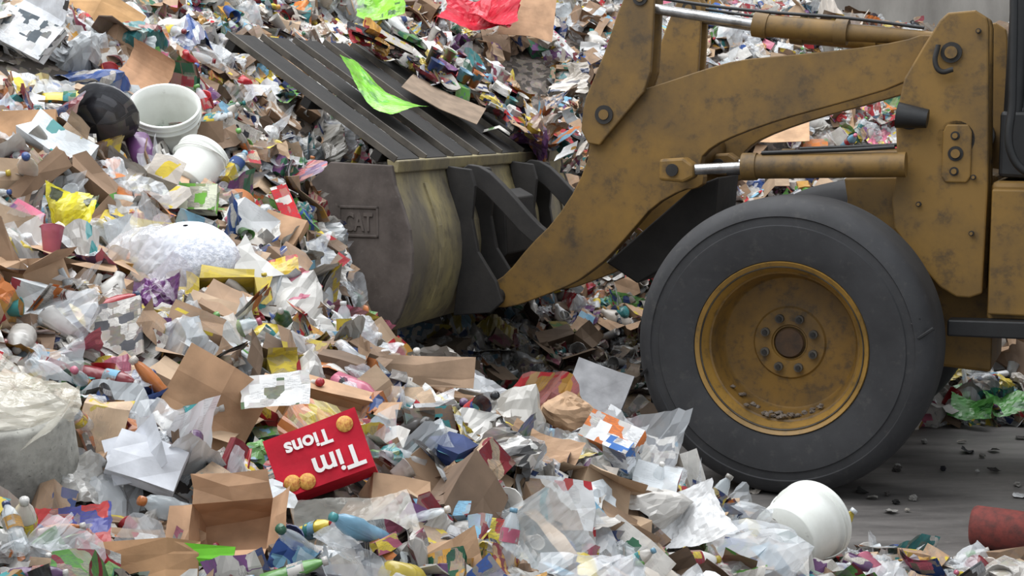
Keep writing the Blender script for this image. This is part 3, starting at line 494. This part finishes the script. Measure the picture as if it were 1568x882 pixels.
for i,(u,z,r) in enumerate(((.765,1.56,.055),(.805,1.025,.04),(.56,1.21,.06),(.80,1.12,.024),(.80,.93,.024),(.9,1.67,.014),(.9,.9,.014),(.9,.6,.014),(.62,.75,.014))):
    rod('tower_pin_%d'%(i+1),(u,.58,z),(u,.61,z),r,DSTEEL,24); rod('tower_pin_cap_%d'%(i+1),(u,.565,z),(u,.585,z),r*.6,PAINT,16)
plate('tower_boss',[(.755,1.18),(.865,1.18),(.885,1.14),(.885,.9),(.865,.87),(.755,.87),(.735,.9),(.735,1.14)],.585,.6,PAINT,.01)
tube('tower_handle',[(.70,.56,1.60),(.69,.55,1.5),(.72,.55,1.46),(.78,.56,1.47)],.014,DSTEEL)
rod('tower_lamp_knob',(.5,.54,1.23),(.66,.54,1.21),.07,BLACK,24,.05)
plate('rear_frame',[(.99,.12),(.99,.88),(1.7,.88),(3.9,.75),(4.1,.3),(3.9,-.1),(1.5,-.1)],.62,1.88,PAINT,.03)
plate('articulation_panel',[(1.0,.17),(1.0,.84),(1.5,.84),(1.5,.17)],.56,.62,PAINT,.01)
plate('step_bumper',[(.80,.14),(1.65,.16),(1.65,.06),(.80,.05)],.50,.62,BLACK,.01)
plate('engine_hood',[(2.3,.8),(2.3,1.55),(4.05,1.4),(4.15,1.2),(4.15,.6)],.72,1.78,PAINT,.05)
plate('cab_base',[(1.02,.9),(1.02,1.25),(2.3,1.25),(2.3,.85)],.66,1.84,BLACK,.02)
for i,(u,w) in enumerate(((1.08,.72),(2.22,.72),(1.08,1.78),(2.22,1.78))): rod('cab_post_%d'%(i+1),(u,w,1.2),(u+.03,w,2.55),.05,BLACK,12)
plate('cab_roof',[(.95,2.52),(.98,2.64),(2.35,2.64),(2.38,2.52)],.62,1.88,PAINT,.03)
plate('cab_glass_side',[(1.12,1.27),(1.14,2.5),(2.2,2.5),(2.2,1.27)],.72,.73,GLASS,0)
plate('cab_glass_front',[(1.07,1.27),(1.09,2.5),(1.1,2.5),(1.08,1.27)],.76,1.74,GLASS,0)
plate('counterweight',[(4.1,.0),(4.1,.95),(4.45,.9),(4.5,.2)],.5,2.0,PAINT,.05)
tube('handrail',[(1.06,.5,2.3),(1.08,.5,1.8),(1.09,.5,1.3),(1.1,.5,1.02),(1.2,.52,.92),(1.35,.56,.9)],.022,BLACK)
sh=[(-3.42,.10),(-3.0,.03),(-2.6,-.03),(-2.35,-.04),(-2.24,-.01),(-2.17,.08),(-2.12,.2),(-2.09,.33),(-2.085,.45),(-2.10,.58),(-2.14,.7),(-2.19,.83),(-2.205,.94)]
inn=[(u-.035 if z>.05 else u,z+.03 if z<.15 else z) for u,z in sh][::-1]
o=plate('bucket_shell',sh+inn,-.09,2.59,WORN,0); o.data.polygons.foreach_set('use_smooth',[True]*len(o.data.polygons)); o.data.set_sharp_from_angle(angle=math.radians(30))
SP=[(-2.205,.945),(-2.6,.96),(-2.9,.7),(-3.45,.14),(-3.42,.08),(-3.0,.02),(-2.6,-.04),(-2.35,-.05),(-2.24,-.02),(-2.17,.07),(-2.115,.2),(-2.085,.33),(-2.08,.45),(-2.095,.58),(-2.135,.7),(-2.185,.83)]
plate('bucket_side_near',SP,-.125,-.09,SIDE,.006); plate('bucket_side_far',SP,2.59,2.625,SIDE,.006)
cu_,cz=-2.42,.62
for i,(a,b,c,d_) in enumerate(((-.13,.09,.13,.075),(-.13,-.075,.13,-.09),(-.13,-.09,-.115,.09),(.115,-.09,.13,.09))):
    plate('raised_frame_%d'%(i+1),[(cu_+a,cz+b),(cu_+c,cz+b),(cu_+c,cz+d_),(cu_+a,cz+d_)],-.132,-.124,SIDE,.003)
cu=bpy.data.curves.new('raised_lettering','FONT'); cu.body='CAT'; cu.size=.15; cu.extrude=.004; cu.offset=.004; cu.align_x='CENTER'; cu.materials.append(SIDE)
o=bpy.data.objects.new('raised_lettering',cu); link(o); o.location=(cu_,-.128,cz-.05); o.rotation_euler=(math.radians(90),0,0); o.scale=(.62,.95,1)
plate('bucket_top_beam',[(-2.24,.9),(-2.18,.9),(-2.17,.97),(-2.25,.98)],-.1,2.6,WORN,.008)
for i in range(5):
    w=.25+i*.52; plate('bucket_wear_strip_%d'%(i+1),[(u+.012,z) for u,z in sh[5:-1]]+[(u,z) for u,z in sh[5:-1]][::-1],w,w+.05,WORN,0)
G0=Vector((-2.2,0,.96)); G1=Vector((-3.31,0,1.69)); gd=(G1-G0).normalized(); gn=Vector((gd.z*-1,0,gd.x))*-1
if gn.z<0: gn=-gn
def gpt(s,t): return (G0.x+gd.x*s+gn.x*t, G0.z+gd.z*s+gn.z*t)
Lg=(G1-G0).length
NS=7; sp_=2.7/NS
for i in range(NS):
    w=-.1+i*sp_
    plate('guard_slat_%d'%(i+1),[gpt(0,0),gpt(Lg,0),gpt(Lg,.02),gpt(0,.02)],w,w+sp_*.8,GSTEEL,.003)
    plate('guard_slat_lip_%d'%(i+1),[gpt(0,.0),gpt(Lg,.0),gpt(Lg,.04),gpt(0,.04)],w-.004,w+.008,EDGE,.002)  # paler lip colour: light caught along the slat edges is painted in
for i,s_ in enumerate((.12,Lg*.5,Lg-.06)): plate('guard_rail_%d'%(i+1),[gpt(s_-.03,-.06),gpt(s_+.03,-.06),gpt(s_+.03,0),gpt(s_-.03,0)],-.1,2.6,GSTEEL,.004)
LD.matrix_world=Matrix.Translation(LD.location)@Matrix.Rotation(math.radians(-22.4),4,'Z')
def on_guard(name,s,w,parts):
    u,z=gpt(s,.07); p=LD.matrix_world@Vector((u,w,z)); S=Soup()
    ex=Vector((-gd.x,0,-gd.z)); ey=Vector((0,1,0)); ez=ex.cross(ey); R=Matrix.Rotation(math.radians(-22.4),3,'Z')@Matrix((ex,ey,ez)).transposed()
    for P,spin,off,c1,c2,pr,mi in parts:
        M=np.eye(4); M[:3,:3]=np.array(R@Matrix.Rotation(math.radians(spin),3,'Z')); M[:3,3]=np.array(p)+np.array(R@Vector(off)); S.add(P,M,c1,c2,pr,mi)
    S.done(name,None,tuple(p))
on_guard('green_plastic_bag',.56,.5,[(sheet(.52,.34,32,22,.26,.6,14,.012,True),-6,(0,0,.06),lin(116,190,36),lin(80,160,40),.12,1)])
on_guard('cardboard_sheet.005',.48,1.3,[(panels([.28,.26],.5,[0,.15]),20,(0,0,.06),lin(132,114,97),BK,0,0)])
gl=[]
for i in range(130):
    k=['bag','board','sheet','box','tub','wad','mag'][i%7]; P=PROTO[k][rng.integers(len(PROTO[k]))]
    sx=rng.uniform(-.68,.62); gl.append((P,rng.uniform(0,360),(sx,rng.uniform(-.45-.5*max(0,-sx-.2)*2 if sx<0 else -.3,.72),rng.uniform(0,.12)),pick(WH+KR+CO+DK,.95),pick(CO,.85),.2,1 if k in('bag','tub') else 0))
on_guard('loose_litter',.55,1.95,gl)
S=Soup()
for i in range(60):
    t=rng.random(); u=-1.62+.25*t+rng.normal(0,.08); w=rng.uniform(1.0,1.65); z=1.45-1.05*t+rng.normal(0,.08); p=LD.matrix_world@Vector((u,w,z))
    k=['bag','sheet','wad','board','box','strip'][i%6]; P=PROTO[k][rng.integers(len(PROTO[k]))]
    S.add(P,RM(rng.uniform(0,360),rng.uniform(0,180),rng.uniform(0,360),tuple(p),rng.uniform(.6,1.0)),pick(WH+WH+KR+DK,.9),pick(CO,.8),.2,1 if k=='bag' else 0)
S.done('falling_debris')
# ------------------------------------------------------------ floor / wall
def plane(name,vs,mat):
    me=bpy.data.meshes.new(name); me.from_pydata(vs,[],[(0,1,2,3)]); me.materials.append(mat); o=bpy.data.objects.new(name,me); sc.collection.objects.link(o)
FL=grime('worn_asphalt',lin(120,116,113),lin(84,81,79),.5,1.6,.36,.64,stretch=(.7,3,1),bump=.2,c3=lin(138,132,126),c3t=(.58,.66),c3s=14)
plane('floor',[(-9,-2,0),(9,-2,0),(9,16,0),(-9,16,0)],FL)
plane('wall_back',[(-9,15.6,0),(9,15.6,0),(9,15.6,7),(-9,15.6,7)],grime('concrete_wall',lin(140,136,130),lin(108,104,99),.9,1.2,stretch=(1,1,.4)))
w=bpy.data.worlds.new('world'); sc.world=w; w.use_nodes=True; w.node_tree.nodes['Background'].inputs[0].default_value=(.88,.94,1,1); w.node_tree.nodes['Background'].inputs[1].default_value=.92
def area(name,loc,rot,sx,sy,e,c=(.98,.99,1)):
    l=bpy.data.lights.new(name,'AREA'); l.shape='RECTANGLE'; l.size=sx; l.size_y=sy; l.energy=e; l.color=c; o=bpy.data.objects.new(name,l); o.location=loc; o.rotation_euler=rot; sc.collection.objects.link(o)
area('skylight_lamp',(-2.2,7,7.5),(0,math.radians(-14),0),6,10,880)
area('skylight_lamp.001',(2.5,12,8),(math.radians(-10),0,0),8,4,420)
sc.view_settings.view_transform='Standard'
